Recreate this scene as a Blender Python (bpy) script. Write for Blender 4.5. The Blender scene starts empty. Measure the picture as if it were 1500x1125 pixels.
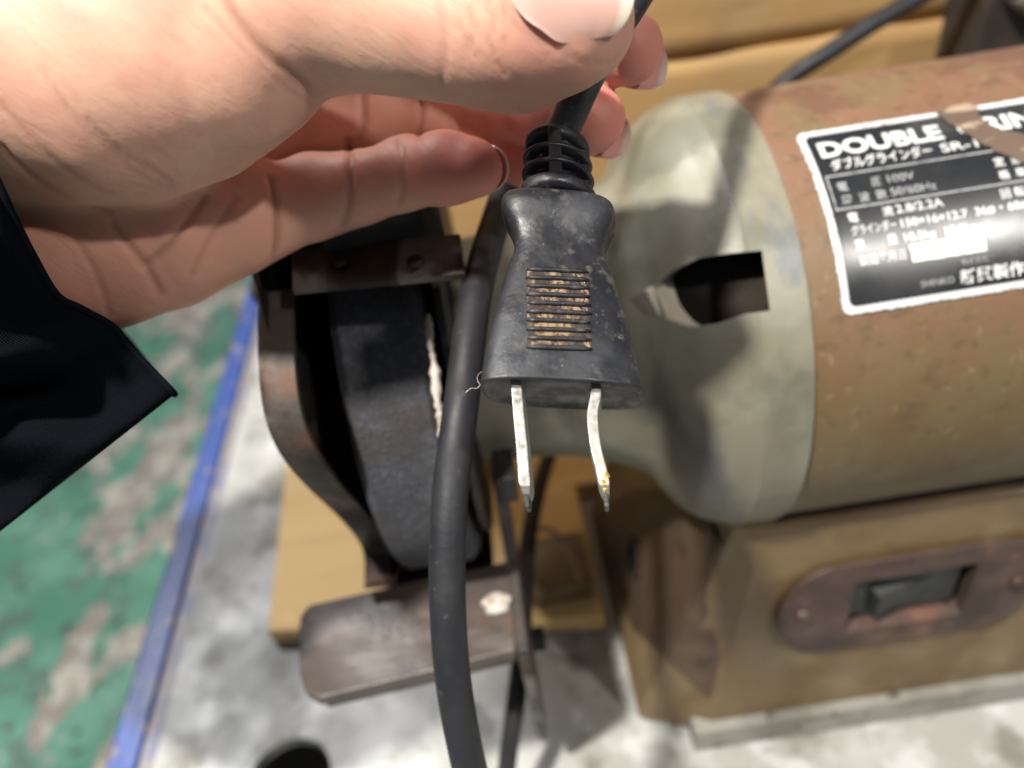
import bpy, bmesh, math, random
import numpy as np
from mathutils import Vector, Matrix
random.seed(7)
rng = np.random.default_rng(3)

# ------------------------------------------------------------------ camera
F = 1130.0                                    # focal length in photo pixels (1500 wide)
TH, RO = math.radians(40), math.radians(9)    # looking down, rolled
CAM = np.array([0.0, -0.1955, 0.308])
FW = np.array([0, math.cos(TH), -math.sin(TH)])
_r0 = np.array([1.0, 0, 0]); _u0 = np.cross(_r0, FW)
RT = math.cos(RO)*_r0 - math.sin(RO)*_u0
UP = math.sin(RO)*_r0 + math.cos(RO)*_u0
scene = bpy.context.scene
col = scene.collection
cd = bpy.data.cameras.new('camera'); cam = bpy.data.objects.new('camera', cd); col.objects.link(cam)
m = Matrix.Identity(4)
for i in range(3):
    m[i][0] = RT[i]; m[i][1] = UP[i]; m[i][2] = -FW[i]; m[i][3] = CAM[i]
cam.matrix_world = m
cd.sensor_width = 36; cd.lens = F/1500*36; cd.clip_start = .01; cd.clip_end = 50
cd.dof.use_dof = True; cd.dof.focus_distance = .125; cd.dof.aperture_fstop = 10.5
scene.camera = cam

# ------------------------------------------------------------------ light
world = bpy.data.worlds.new('World'); scene.world = world; world.use_nodes = True
bg = world.node_tree.nodes['Background']
bg.inputs[0].default_value = (.78, .86, 1, 1); bg.inputs[1].default_value = .17
def lamp(name, loc, size, power, color, target=(0.02, -.02, .15), shape='DISK', size_y=None):
    l = bpy.data.lights.new(name, 'AREA'); l.energy = power; l.color = color; l.shape = shape
    l.size = size
    if size_y: l.size_y = size_y
    o = bpy.data.objects.new(name, l); col.objects.link(o); o.location = loc
    o.rotation_euler = (Vector(target)-Vector(loc)).to_track_quat('-Z', 'Y').to_euler()
    return o
lamp('overhead_lamp', (-.34, -.38, 1.22), .07, 29, (1, .95, .87))  # key lamp set low and unseen, to brighten the hand more than the table
lamp('overhead_lamp', (1.36, -1.26, 1.99), .115, 26, (1, .95, .88))
lamp('overhead_lamp', (-.94, 1.10, 2.10), .35, 34, (.97, .98, 1), (-.1, 0, 0))
scene.view_settings.view_transform = 'Standard'
scene.view_settings.look = 'None'
scene.view_settings.exposure = 0.12
scene.view_settings.gamma = 1
scene.render.engine = 'CYCLES'

# ------------------------------------------------------------------ projection helpers
def ray(px, py): return FW + RT*(px-750)/F - UP*(py-562.5)/F
def P(px, py, d): return CAM + ray(px, py)*d
def onz(px, py, z): r = ray(px, py); return CAM + r*(z-CAM[2])/r[2]
def ony(px, py, y): r = ray(px, py); return CAM + r*(y-CAM[1])/r[1]
def onx(px, py, x): r = ray(px, py); return CAM + r*(x-CAM[0])/r[0]
def camvec(x, y, z): return RT*x + UP*y + FW*z          # right, up, away from viewer
def cs(px, py, d): return np.array([(px-750)/F*d, -(py-562.5)/F*d, d])
def c2w(v): v = np.asarray(v); return CAM + v[..., 0:1]*RT + v[..., 1:2]*UP + v[..., 2:3]*FW

# ------------------------------------------------------------------ materials
def new_mat(name):
    M = bpy.data.materials.new(name); M.use_nodes = True
    nt = M.node_tree; b = nt.nodes['Principled BSDF']
    return M, nt, b
def rgba(c): return (c[0], c[1], c[2], 1)
def noise(nt, scale, detail=5, stretch=None, rough=.55, coord='Object', dist=0):
    tc = nt.nodes.new('ShaderNodeTexCoord'); n = nt.nodes.new('ShaderNodeTexNoise')
    src = tc.outputs[coord]
    if stretch:
        mp = nt.nodes.new('ShaderNodeMapping')
        mp.inputs['Scale'].default_value = stretch[:3]
        if len(stretch) > 3: mp.inputs['Rotation'].default_value = stretch[3]
        nt.links.new(src, mp.inputs[0]); src = mp.outputs[0]
    nt.links.new(src, n.inputs['Vector'])
    n.inputs['Scale'].default_value = scale; n.inputs['Detail'].default_value = detail
    n.inputs['Roughness'].default_value = rough; n.inputs['Distortion'].default_value = dist
    return n.outputs['Fac']
def ramp(nt, fac, lo, hi, a=0., b=1.):
    r = nt.nodes.new('ShaderNodeMapRange'); r.interpolation_type = 'SMOOTHSTEP'
    nt.links.new(fac, r.inputs[0])
    for i, v in zip((1, 2, 3, 4), (lo, hi, a, b)): r.inputs[i].default_value = v
    return r.outputs[0]
def mixc(nt, fac, a, b):
    x = nt.nodes.new('ShaderNodeMix'); x.data_type = 'RGBA'
    if isinstance(fac, (int, float)): x.inputs[0].default_value = fac
    else: nt.links.new(fac, x.inputs[0])
    for v, s in ((a, 6), (b, 7)):
        if isinstance(v, tuple): x.inputs[s].default_value = rgba(v)
        else: nt.links.new(v, x.inputs[s])
    return x.outputs[2]
def bump(nt, b, h, strength=.5, dist=.001, prev=None):
    n = nt.nodes.new('ShaderNodeBump'); n.inputs['Strength'].default_value = strength
    n.inputs['Distance'].default_value = dist; nt.links.new(h, n.inputs['Height'])
    if prev is not None: nt.links.new(prev, n.inputs['Normal'])
    nt.links.new(n.outputs[0], b.inputs['Normal']); return n.outputs[0]
def mat(name, base, rough=.6, metal=0., layers=(), bumps=(), rvar=None, spec=.5, coat=0):
    """layers: (colour, scale, lo, hi, amount, stretch|None)"""
    M, nt, b = new_mat(name); c = base
    for L in layers:
        cc, sc, lo, hi, am = L[:5]; st = L[5] if len(L) > 5 else None
        f = ramp(nt, noise(nt, sc, 6, st), lo, hi, 0, am)
        c = mixc(nt, f, c, cc)
    if isinstance(c, tuple): b.inputs['Base Color'].default_value = rgba(c)
    else: nt.links.new(c, b.inputs['Base Color'])
    b.inputs['Metallic'].default_value = metal; b.inputs['Roughness'].default_value = rough
    b.inputs['Specular IOR Level'].default_value = spec
    b.inputs['Coat Weight'].default_value = coat
    if rvar:
        sc, lo, hi = rvar; nt.links.new(ramp(nt, noise(nt, sc), .3, .7, lo, hi), b.inputs['Roughness'])
    prev = None
    for B in bumps:
        sc, s, d = B[:3]; prev = bump(nt, b, noise(nt, sc, 6, B[3] if len(B) > 3 else None), s, d, prev)
    return M

M = {}
def housing_mat():
    Mx, nt, b = new_mat('worn_brown_housing_paint')
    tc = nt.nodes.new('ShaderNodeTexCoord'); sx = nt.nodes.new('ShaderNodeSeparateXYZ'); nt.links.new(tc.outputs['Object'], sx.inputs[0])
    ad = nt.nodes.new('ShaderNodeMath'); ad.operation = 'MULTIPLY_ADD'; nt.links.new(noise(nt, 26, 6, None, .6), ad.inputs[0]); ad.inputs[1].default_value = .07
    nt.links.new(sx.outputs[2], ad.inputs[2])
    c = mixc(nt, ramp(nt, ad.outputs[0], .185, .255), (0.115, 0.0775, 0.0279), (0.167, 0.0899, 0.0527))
    c = mixc(nt, ramp(nt, noise(nt, 55, 7), .45, .62, 0, .6), c, (0.133, 0.102, 0.0465))
    c = mixc(nt, ramp(nt, noise(nt, 38, 6, (1, 1, 1)), .56, .68, 0, .75), c, (0.105, 0.0465, 0.0279))
    c = mixc(nt, ramp(nt, noise(nt, 20, 7, (1.6, .5, .5), .6, 'Object', 1.2), .63, .67, 0, .65), c, (0.0837, 0.031, 0.0248))
    c = mixc(nt, ramp(nt, noise(nt, 220, 5), .52, .70, 0, .5), c, (0.0744, 0.0465, 0.0248))
    c = mixc(nt, ramp(nt, noise(nt, 300, 5), .60, .72, 0, .6), c, (0.211, 0.155, 0.093))
    nt.links.new(c, b.inputs['Base Color'])
    nt.links.new(ramp(nt, noise(nt, 40), .3, .7, .45, .7), b.inputs['Roughness'])
    p = bump(nt, b, noise(nt, 160, 6), .4, .0005); bump(nt, b, noise(nt, 1000, 4), .3, .0003, p); return Mx
M['rust_paint'] = housing_mat()
M['green_paint'] = mat('grey_green_hammer_paint', (.180, .164, .120), .55, 0, [
    ((0.231, 0.227, 0.175), 28, .45, .6, .8), ((0.105, 0.108, 0.077), 34, .48, .62, .75),
    ((0.091, 0.108, 0.133), 26, .60, .68, .6, (1.6, 1, .35)), ((0.091, 0.091, 0.07), 80, .66, .76, .7),
    ((0.35, 0.35, 0.294), 150, .68, .76, .4)],
    [(120, .4, .0006), (900, .2, .0002)], (40, .38, .6))
M['base_paint'] = mat('tan_hammer_paint', (0.166, 0.112, 0.0498), .55, 0, [
    ((0.116, 0.0705, 0.029), 26, .45, .6, .8), ((0.207, 0.157, 0.083), 34, .5, .66, .7),
    ((0.133, 0.0747, 0.0415), 120, .64, .74, .5)], [(220, .4, .0005)], (40, .4, .62))
M['flange'] = mat('chipped_grey_flange', (0.216, 0.21, 0.186), .6, 0, [
    ((0.132, 0.126, 0.102), 50, .45, .6, .7), ((0.048, 0.042, 0.036), 110, .6, .68, .9)], [(200, .5, .0006)])
M['rust_plate'] = mat('rusty_switch_plate', (0.0651, 0.0363, 0.027), .55, .15, [
    ((0.0419, 0.0279, 0.0232), 60, .46, .62, .85), ((0.149, 0.0605, 0.0372), 35, .55, .66, .7),
    ((0.14, 0.102, 0.0887), 140, .6, .7, .5)], [(250, .7, .0007)], (60, .35, .7))
M['rest'] = mat('rusty_tool_rest_steel', (0.072, 0.057, 0.0492), .55, .1, [
    ((0.054, 0.042, 0.039), 45, .46, .6, .8), ((0.15, 0.132, 0.12), 50, .54, .66, .7, (.5, 1.6, 1)),
    ((0.162, 0.078, 0.048), 30, .58, .68, .6)], [(200, .5, .0006), (700, .25, .0002)], (50, .35, .65))
M['guard'] = mat('dirty_guard_steel', (0.0585, 0.0488, 0.0415), .6, .2, [
    ((0.117, 0.0585, 0.0366), 40, .5, .64, .8), ((0.146, 0.137, 0.122), 50, .58, .68, .7), ((0.0146, 0.0146, 0.0146), 70, .56, .68, .8)],
    [(240, .7, .0007)], (60, .4, .8))
M['guard_in'] = mat('near_black_inside', (.012, .011, .010), .9, 0, [((.035, .027, .02), 60, .5, .7, .8)], [(300, .5, .0005)], spec=.15)  # near-black colour for guard insides, shroud, hole disc and gap strip
M['stone'] = mat('dark_abrasive_stone', (.05, .052, .062), .85, 0, [
    ((.085, .09, .108), 700, .45, .65, .8), ((.04, .032, .028), 60, .48, .62, .7), ((.15, .15, .165), 1300, .62, .72, .6)],
    [(1400, 1, .0008), (300, .5, .0006)])
M['white_chip'] = mat('chipped_white_edge', (.45, .41, .36), .7, 0, [((.25, .17, .12), 180, .5, .6, .8)], [(400, .8, .001)])
M['black_metal'] = mat('black_steel', (.02, .019, .018), .5, .4, [((.07, .045, .03), 80, .55, .66, .7)], [(300, .4, .0004)])
M['edge_metal'] = mat('scuffed_plate_edge', (0.0198, 0.0149, 0.0122), .45, .5, [((0.139, 0.122, 0.109), 45, .5, .58, .9, (1, .2, .2)), ((0.0528, 0.0264, 0.0165), 120, .52, .64, .7)], [(300, .5, .0004)])
M['table'] = mat('worn_white_grey_table_top', (0.38, 0.38, 0.366), .36, 0, [
    ((0.282, 0.282, 0.26), 18, .42, .56, .9), ((0.155, 0.148, 0.12), 30, .50, .64, .85), ((0.0915, 0.0774, 0.0598), 75, .62, .72, .7),
    ((0.549, 0.549, 0.549), 45, .52, .66, .6)], [(60, .25, .0005), (400, .2, .0003)], (20, .28, .6))
M['blue'] = mat('scratched_blue_edge_paint', (.030, .065, .23), .35, 0, [
    ((.14, .15, .22), 40, .54, .62, .9), ((.03, .06, .26), 25, .5, .6, .6), ((.20, .16, .15), 90, .6, .66, .8)], [(200, .4, .0004)])
M['table_edge'] = mat('bare_table_rim', (.22, .20, .20), .5, .3, [((.12, .13, .22), 50, .5, .6, .7)], [(200, .4, .0004)])
def floor_mat():
    Mx, nt, b = new_mat('peeling_green_floor_paint')
    c = mixc(nt, ramp(nt, noise(nt, 6), .4, .62), (.10, .27, .18), (.16, .36, .26))
    c = mixc(nt, ramp(nt, noise(nt, 14, 7), .50, .62, 0, .8), c, (.12, .18, .145))
    c = mixc(nt, ramp(nt, noise(nt, 30, 6), .60, .68, 0, .85), c, (.06, .045, .035))
    zone = ramp(nt, noise(nt, 2.6, 2, (1, .8, 1)), .34, .48, -.04, .09)
    ad = nt.nodes.new('ShaderNodeMath'); ad.operation = 'ADD'
    nt.links.new(noise(nt, 8, 8, (1.3, .8, 1), .62), ad.inputs[0]); nt.links.new(zone, ad.inputs[1])
    chip = ramp(nt, ad.outputs[0], .56, .60, 0, .95)
    cc = mixc(nt, ramp(nt, noise(nt, 24), .45, .6), (.34, .28, .24), (.56, .52, .44))
    c = mixc(nt, chip, c, cc)
    c = mixc(nt, ramp(nt, noise(nt, 38, 6), .65, .70, 0, .5), c, (.5, .56, .46))
    nt.links.new(c, b.inputs['Base Color'])
    nt.links.new(ramp(nt, noise(nt, 10), .3, .7, .3, .6), b.inputs['Roughness'])
    bump(nt, b, chip, -.3, .002); return Mx
M['floor'] = floor_mat()
M['wood'] = mat('pale_yellow_plywood', (.85, .58, .24), .6, 0, [
    ((.66, .42, .17), 20, .42, .66, .6, (.25, 3, 1)), ((.30, .17, .07), 60, .6, .74, .6, (.4, 3, 1)), ((.74, .52, .24), 9, .5, .65, .5)],
    [(120, .3, .0004, (.3, 3, 1))])
M['card'] = mat('brown_cardboard', (.35, .215, .085), .75, 0, [
    ((0.248, 0.16, 0.072), 9, .42, .62, .7), ((0.352, 0.248, 0.128), 20, .52, .7, .5, (1, 1, 4)), ((0.176, 0.104, 0.04), 30, .62, .74, .45, (1, 1, 3))],
    [(40, .35, .0015, (.3, 1, 3)), (600, .15, .0003)])
M['rubber'] = mat('dusty_black_rubber', (.012, .0128, .016), .42, 0, [
    ((.10, .09, .08), 420, .55, .7, .6), ((.030, .032, .039), 90, .45, .65, .7), ((.22, .17, .12), 1300, .66, .72, .6)], [(1100, .4, .0002)], (260, .30, .62))
M['cable'] = mat('matt_black_cable_sheath', (.012, .0125, .016), .55, 0, [
    ((.025, .025, .028), 120, .52, .68, .6), ((.07, .065, .06), 500, .64, .72, .5)], [(500, .3, .0003)], (100, .5, .7))
M['cloth'] = None
M['steel_post'] = mat('dark_post_paint', (.035, .028, .024), .6, .1, [((.09, .06, .045), 40, .5, .66, .7)], [(100, .4, .001)])
M['concrete'] = mat('speckled_grey_grit', (.42, .43, .40), .8, 0, [((.06, .06, .06), 90, .5, .6, .9)], [(200, .8, .002)])
M['copper'] = mat('dusty_winding', (.30, .20, .14), .7, 0, [((.12, .05, .03), 120, .45, .6, .8)], [(500, .6, .0006)])
M['lip'] = mat('pale_tan_lip', (.52, .45, .36), .6, 0, [((.18, .13, .09), 160, .5, .66, .8)], [(300, .5, .0005)])  # paler tan than the bell around it
M['dark_end_sheet'] = mat('dark_brown_sheet', (.060, .036, .022), .6, 0, [((.09, .06, .035), 30, .45, .62, .8), ((.03, .02, .016), 90, .55, .68, .8)], [(220, .4, .0004)])
M['switch'] = mat('black_switch_plastic', (.008, .010, .009), .5, 0, [((.05, .055, .05), 100, .55, .7, .5)], [(500, .2, .0002)])
M['print'] = mat('white_print', (.62, .63, .62), .45, 0, [((.25, .24, .22), 500, .58, .7, .7)])
M['print_dim'] = mat('faded_grey_print', (.30, .31, .31), .45, 0, [((.10, .10, .10), 600, .5, .66, .7)])
M['rim_print'] = mat('worn_silver_border', (.60, .61, .62), .4, .1, [((.35, .24, .17), 260, .62, .68, .9)], [(600, .4, .0002)])
M['plate_black'] = mat('glossy_black_name_plate', (.014, .015, .017), .27, 0, [((.10, .10, .10), 25, .56, .72, .35)], [(60, .12, .0003)], (40, .2, .36), spec=.9)
M['scrape'] = mat('scraped_brown_metal', (.14, .095, .07), .5, .3, [((.42, .33, .24), 90, .56, .64, .9, (1, 2.5, 2.5))], [(400, .6, .0003)])
M['tape_white'] = mat('yellowed_date_box', (.66, .65, .6), .4, 0, [((.30, .20, .10), 260, .64, .70, .9)])

def brass_steel():
    Mx, nt, b = new_mat('tarnished_plug_blade')
    c = mixc(nt, ramp(nt, noise(nt, 700), .42, .62, 0, .8), (.47, .46, .435), (.38, .37, .34))
    c = mixc(nt, ramp(nt, noise(nt, 1500), .66, .72, 0, .3), c, (.2, .17, .13))
    nt.links.new(c, b.inputs['Base Color']); b.inputs['Metallic'].default_value = .75
    nt.links.new(ramp(nt, noise(nt, 900), .3, .7, .3, .6), b.inputs['Roughness'])
    bump(nt, b, noise(nt, 1800), .2, .0001); return Mx
M['blade'] = brass_steel()
M['brass'] = mat('exposed_molten_brass', (.75, .52, .12), .25, .9, [((.08, .05, .02), 2200, .52, .6, .9)], [(2500, 1, .0005)])
M['blade_tip'] = mat('burnt_blade_tip', (.05, .06, .05), .5, .6, [((.16, .16, .13), 1500, .5, .6, .7)], [(1500, .4, .0002)])
M['dust'] = mat('packed_tan_dust', (.30, .20, .12), .95, 0, [((.035, .032, .032), 420, .42, .58, .95), ((.06, .045, .035), 1300, .48, .6, .9)], [(2500, 1, .0004)], spec=.1)

def skin_mat():
    Mx, nt, b = new_mat('warm_skin')
    at = nt.nodes.new('ShaderNodeAttribute'); at.attribute_name = 'flush'
    sep = nt.nodes.new('ShaderNodeSeparateColor'); nt.links.new(at.outputs['Color'], sep.inputs[0])
    c = mixc(nt, ramp(nt, noise(nt, 60), .35, .7), (.62, .375, .275), (.57, .31, .235))
    c = mixc(nt, sep.outputs[0], c, (.58, .285, .205))
    c = mixc(nt, sep.outputs[1], c, (.56, .17, .14))
    c = mixc(nt, ramp(nt, noise(nt, 30, 4), .58, .72, 0, .22), c, (.52, .26, .20))
    c = mixc(nt, sep.outputs[2], c, (.30, .12, .08))
    nt.links.new(c, b.inputs['Base Color'])
    b.inputs['Roughness'].default_value = .52
    b.inputs['Specular IOR Level'].default_value = .34
    b.inputs['Subsurface Weight'].default_value = .5
    b.inputs['Subsurface Radius'].default_value = (1, .32, .18)
    b.inputs['Subsurface Scale'].default_value = .004
    # long fine wrinkles running slantwise over the hand, then pores
    ga = nt.nodes.new('ShaderNodeAttribute'); ga.attribute_name = 'grain'
    def gn(scale, st, det=4):
        mp = nt.nodes.new('ShaderNodeMapping'); mp.inputs['Scale'].default_value = st; nt.links.new(ga.outputs['Vector'], mp.inputs[0])
        n = nt.nodes.new('ShaderNodeTexNoise'); n.inputs['Scale'].default_value = scale; n.inputs['Detail'].default_value = det
        n.inputs['Distortion'].default_value = .3
        nt.links.new(mp.outputs[0], n.inputs['Vector']); return n.outputs['Fac']
    n1 = gn(620, (.13, 1, .6))
    p = bump(nt, b, gn(900, (.22, 1, .7)), .22, .0003)
    c2 = mixc(nt, ramp(nt, n1, .50, .68, 0, .22), c, (.46, .25, .17)); nt.links.new(c2, b.inputs['Base Color'])
    p = bump(nt, b, n1, .24, .0005, p)
    v = nt.nodes.new('ShaderNodeTexVoronoi'); v.inputs['Scale'].default_value = 1500
    tc = nt.nodes.new('ShaderNodeTexCoord'); nt.links.new(tc.outputs['Object'], v.inputs['Vector'])
    p = bump(nt, b, v.outputs['Distance'], .10, .00012, p)
    bump(nt, b, noise(nt, 260, 4), .14, .0004, p)
    return Mx
M['skin'] = skin_mat()
def nail_mat(name, base, tr):
    Mx, nt, b = new_mat(name)
    at = nt.nodes.new('ShaderNodeAttribute'); at.attribute_name = 'tip'
    sep = nt.nodes.new('ShaderNodeSeparateColor'); nt.links.new(at.outputs['Color'], sep.inputs[0])
    c = mixc(nt, ramp(nt, sep.outputs[0], .86, .93), base, tr)
    c = mixc(nt, ramp(nt, sep.outputs[0], .0, .26, .5, 0), c, (.66, .48, .42))
    nt.links.new(c, b.inputs['Base Color']); b.inputs['Roughness'].default_value = .28
    b.inputs['Coat Weight'].default_value = .3; b.inputs['Subsurface Weight'].default_value = .3
    b.inputs['Subsurface Scale'].default_value = .002
    bump(nt, b, noise(nt, 300, 3, (1, .2, .2)), .1, .0003); return Mx
M['nail'] = nail_mat('pink_nail', (.56, .33, .28), (.62, .53, .44))
def cloth_mat():
    Mx, nt, b = new_mat('black_ribbed_cloth')
    b.inputs['Base Color'].default_value = (.004, .0048, .007, 1); b.inputs['Roughness'].default_value = .9
    b.inputs['Specular IOR Level'].default_value = .02
    b.inputs['Sheen Weight'].default_value = .0; b.inputs['Sheen Roughness'].default_value = .5
    tc = nt.nodes.new('ShaderNodeTexCoord'); w = nt.nodes.new('ShaderNodeTexWave')
    nt.links.new(tc.outputs['UV'], w.inputs['Vector']); w.inputs['Scale'].default_value = 60
    w.inputs['Distortion'].default_value = 1.2; w.inputs['Detail'].default_value = 2; w.inputs['Detail Scale'].default_value = 6
    p = bump(nt, b, w.outputs['Fac'], .6, .0005); bump(nt, b, noise(nt, 900), .4, .0004, p)
    return Mx
M['cloth'] = cloth_mat()

# ------------------------------------------------------------------ object helpers
def tag(o, label=None, cat=None, group=None, kind=None):
    if label: o['label'] = label
    if cat: o['category'] = cat
    if group: o['group'] = group
    if kind: o['kind'] = kind
    return o
def thing(name, label, cat, loc=(0, 0, 0), group=None):
    o = bpy.data.objects.new(name, None); col.objects.link(o); o.location = loc
    o.empty_display_size = .01
    return tag(o, label, cat, group)
def obj(name, verts, faces, m, parent=None, smooth=True, sharp=None, label=None):
    me = bpy.data.meshes.new(name)
    off = np.zeros(3)
    q = parent
    while q is not None: off = off + np.array(q.location); q = q.parent
    vv = np.asarray(verts, float).reshape(-1, 3) - off
    me.from_pydata(vv.tolist(), [], [list(map(int, f)) for f in faces]); me.materials.append(m)
    me.update()
    o = bpy.data.objects.new(name, me); col.objects.link(o); o.parent = parent
    if smooth:
        me.shade_smooth()
        if sharp is not None: me.set_sharp_from_angle(angle=math.radians(sharp))
    if label: o['label'] = label
    return o
def fix(o):
    bm = bmesh.new(); bm.from_mesh(o.data); bmesh.ops.recalc_face_normals(bm, faces=bm.faces); bm.to_mesh(o.data); bm.free(); return o
def bev(o, w, seg=2, ang=30):
    b = o.modifiers.new('bevel', 'BEVEL'); b.width = w; b.segments = seg; b.limit_method = 'ANGLE'; b.angle_limit = math.radians(ang); b.harden_normals = True; return o
def cubev(c, s, ax=None):
    """box verts; c centre, s full sizes, ax three axes"""
    ax = ax or (np.array([1, 0, 0]), np.array([0, 1, 0]), np.array([0, 0, 1]))
    v = []
    for i in (-.5, .5):
        for j in (-.5, .5):
            for k in (-.5, .5): v.append(np.asarray(c)+ax[0]*s[0]*i+ax[1]*s[1]*j+ax[2]*s[2]*k)
    return v, [(0, 1, 3, 2), (4, 6, 7, 5), (0, 4, 5, 1), (2, 3, 7, 6), (0, 2, 6, 4), (1, 5, 7, 3)]
def box(name, c, s, m, parent=None, ax=None, bw=0, label=None):
    v, f = cubev(c, s, ax); o = obj(name, v, f, m, parent, True, 40, label); fix(o)
    if bw: bev(o, bw)
    return o
def loft(rings, closed=True, caps=True):
    n = len(rings[0]); v = [p for r in rings for p in r]; f = []
    for i in range(len(rings)-1):
        for j in range(n if closed else n-1):
            a = i*n+j; b = i*n+(j+1) % n; f.append((a, b, b+n, a+n))
    if caps and closed: f.append(list(range(n))[::-1]); f.append([(len(rings)-1)*n+k for k in range(n)])
    return v, f
def prism(name, poly, ext, m, parent=None, bw=0, label=None, sharp=35):
    """poly: 3-D outline, ext: extrusion vector"""
    poly = [np.asarray(p) for p in poly]
    v, f = loft([poly, [p+np.asarray(ext) for p in poly]]); o = obj(name, v, f, m, parent, True, sharp, label); fix(o)
    if bw: bev(o, bw)
    return o
def catmull(pts, n=10):
    pts = [np.asarray(p, float) for p in pts]; out = []
    q = [2*pts[0]-pts[1]]+pts+[2*pts[-1]-pts[-2]]
    for i in range(1, len(q)-2):
        for k in range(n):
            t = k/n; a, b, c, d = q[i-1:i+3]
            out.append(.5*((2*b)+(c-a)*t+(2*a-5*b+4*c-d)*t*t+(3*b-a-3*c+d)*t**3))
    out.append(pts[-1]); return out
def tube_v(path, rad, n=16):
    path = [np.asarray(p, float) for p in path]; rings = []; ref = None
    for i, p in enumerate(path):
        t = path[min(i+1, len(path)-1)]-path[max(i-1, 0)]; t = t/np.linalg.norm(t)
        if ref is None:
            ref = np.cross(t, [0.3, .2, 1]); ref /= np.linalg.norm(ref)
        ref = ref-t*np.dot(ref, t); ref /= np.linalg.norm(ref); b = np.cross(t, ref)
        r = rad(i/(len(path)-1)) if callable(rad) else rad
        rings.append([p+r*(math.cos(a)*ref+math.sin(a)*b) for a in np.linspace(0, 2*math.pi, n, endpoint=False)])
    return loft(rings)
def tube(name, path, rad, m, parent=None, n=16, smooth_n=10, label=None):
    v, f = tube_v(catmull(path, smooth_n) if smooth_n else path, rad, n)
    return fix(obj(name, v, f, m, parent, True, 50, label))
def lathe_x(name, prof, m, parent=None, cy=0, cz=.16, n=96, a0=0, a1=2*math.pi, sharp=30, thick=0):
    full = abs(a1-a0-2*math.pi) < 1e-6
    ang = np.linspace(a0, a1, n, endpoint=not full)
    rings = [[(x, cy-r*math.cos(a), cz+r*math.sin(a)) for a in ang] for x, r in prof]
    v, f = loft(rings, full, False); o = fix(obj(name, v, f, m, parent, True, sharp))
    if thick: s = o.modifiers.new('thick', 'SOLIDIFY'); s.thickness = thick; s.offset = 0
    return o
def boolean(o, cutter):
    md = o.modifiers.new('cut', 'BOOLEAN'); md.object = cutter; md.operation = 'DIFFERENCE'; md.solver = 'EXACT'
    dg = bpy.context.evaluated_depsgraph_get(); dg.update()
    me = bpy.data.meshes.new_from_object(o.evaluated_get(dg)); o.modifiers.clear(); o.data = me
    bpy.data.objects.remove(cutter)
    me.shade_smooth(); me.set_sharp_from_angle(angle=math.radians(32)); return o

# ------------------------------------------------------------------ the setting: floor, table, cardboard
n = 24
gx, gy = np.meshgrid(np.linspace(-6, 6, n), np.linspace(-6, 6, n), indexing='ij')
fl = [(x, y, -.78) for x, y in zip(gx.ravel(), gy.ravel())]
ff = [(i*n+j, (i+1)*n+j, (i+1)*n+j+1, i*n+j+1) for i in range(n-1) for j in range(n-1)]
tag(obj('floor', fl, ff, M['floor'], None, False), kind='structure')

XL = -.172
tb = thing('work_table', 'pale grey steel work table with a round hole and a blue painted edge', 'table', (0, 0, 0))
top = box('table_top', ((XL+.9)/2, .12, -.003), (.9-XL, .9, .006), M['table'], tb)
hx, hy = -.113, -.0505
cv, cf = loft([[(hx+.0165*math.cos(a), hy+.0165*math.sin(a), z) for a in np.linspace(0, 2*math.pi, 64, endpoint=False)] for z in (-.02, .02)])
boolean(top, fix(obj('cutter', cv, cf, M['table'])))
bev(top, .0008)
box('edge_strip', (XL-.0152, .12, -.0160), (.0140, .9, .030), M['blue'], tb, bw=.002)
box('rim', (XL-.0041, .12, -.0150), (.0080, .9, .026), M['table_edge'], tb, bw=.001)
for lx, ly in ((XL+.03, .52), (.85, .52), (XL+.03, -.28), (.85, -.28)):
    box('leg', (lx, ly, -.393), (.04, .04, .77), M['blue'], tb, bw=.002)
box('shelf', (.345, .12, -.36), (1.06, .7, .01), M['guard'], tb)

wb = thing('wooden_board', 'pale yellow wooden board lying on the table behind the grinding wheel', 'board', (-.05, .07, 0))
bp = [onz(392, 925, .010), onz(897, 903, .010), onz(905, 620, .010), onz(462, 480, .010)]
bp[1][0] = .024; bp[2][0] = .024; bp[2][1] = .145; bp[3][1] = .145; bp[3][0] = bp[0][0]-.006
bp = [bp[0], bp[1], np.array([.024, .072, .010]), np.array([.22, .072, .010]), np.array([.22, .145, .010]), bp[3]]
prism('plank', [p+np.array([0, 0, -.0095]) for p in bp], (0, 0, .0095), M['wood'], wb, .0006)

cb = thing('cardboard_box', 'brown cardboard box with a creased flap behind the grinder', 'box', (.05, .15, 0))
CY = .152
def card_sheet(name, x0, x1, z0, z1, y, amp, par, thick=.003, seed=0):
    nx, nz = 60, 24; v = []
    r = np.random.default_rng(seed); ph = r.uniform(0, 6, 6)
    for i in range(nx):
        for k in range(nz):
            x = x0+(x1-x0)*i/(nx-1); z = z0+(z1-z0)*k/(nz-1)
            d = amp*(math.sin(31*x+ph[0]+9*z)+.5*math.sin(77*x+ph[1])+.5*math.sin(60*z+ph[2]+20*x))
            zz = z + (.0006*math.sin(40*x+ph[3])+.0004*math.sin(130*x+ph[4]) if k in (0, nz-1) else 0)
            v.append((x, y+d, zz))
    f = [(i*nz+k, (i+1)*nz+k, (i+1)*nz+k+1, i*nz+k+1) for i in range(nx-1) for k in range(nz-1)]
    o = fix(obj(name, v, f, M['card'], par)); s = o.modifiers.new('t', 'SOLIDIFY'); s.thickness = thick; s.offset = 0; return o
card_sheet('upper_panel', -.12, .242, .187, .42, CY+.0022, .0005, cb, seed=1)
card_sheet('lower_flap', -.12, .2385, .012, .1875, CY-.0008, .0007, cb, seed=2)
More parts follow.
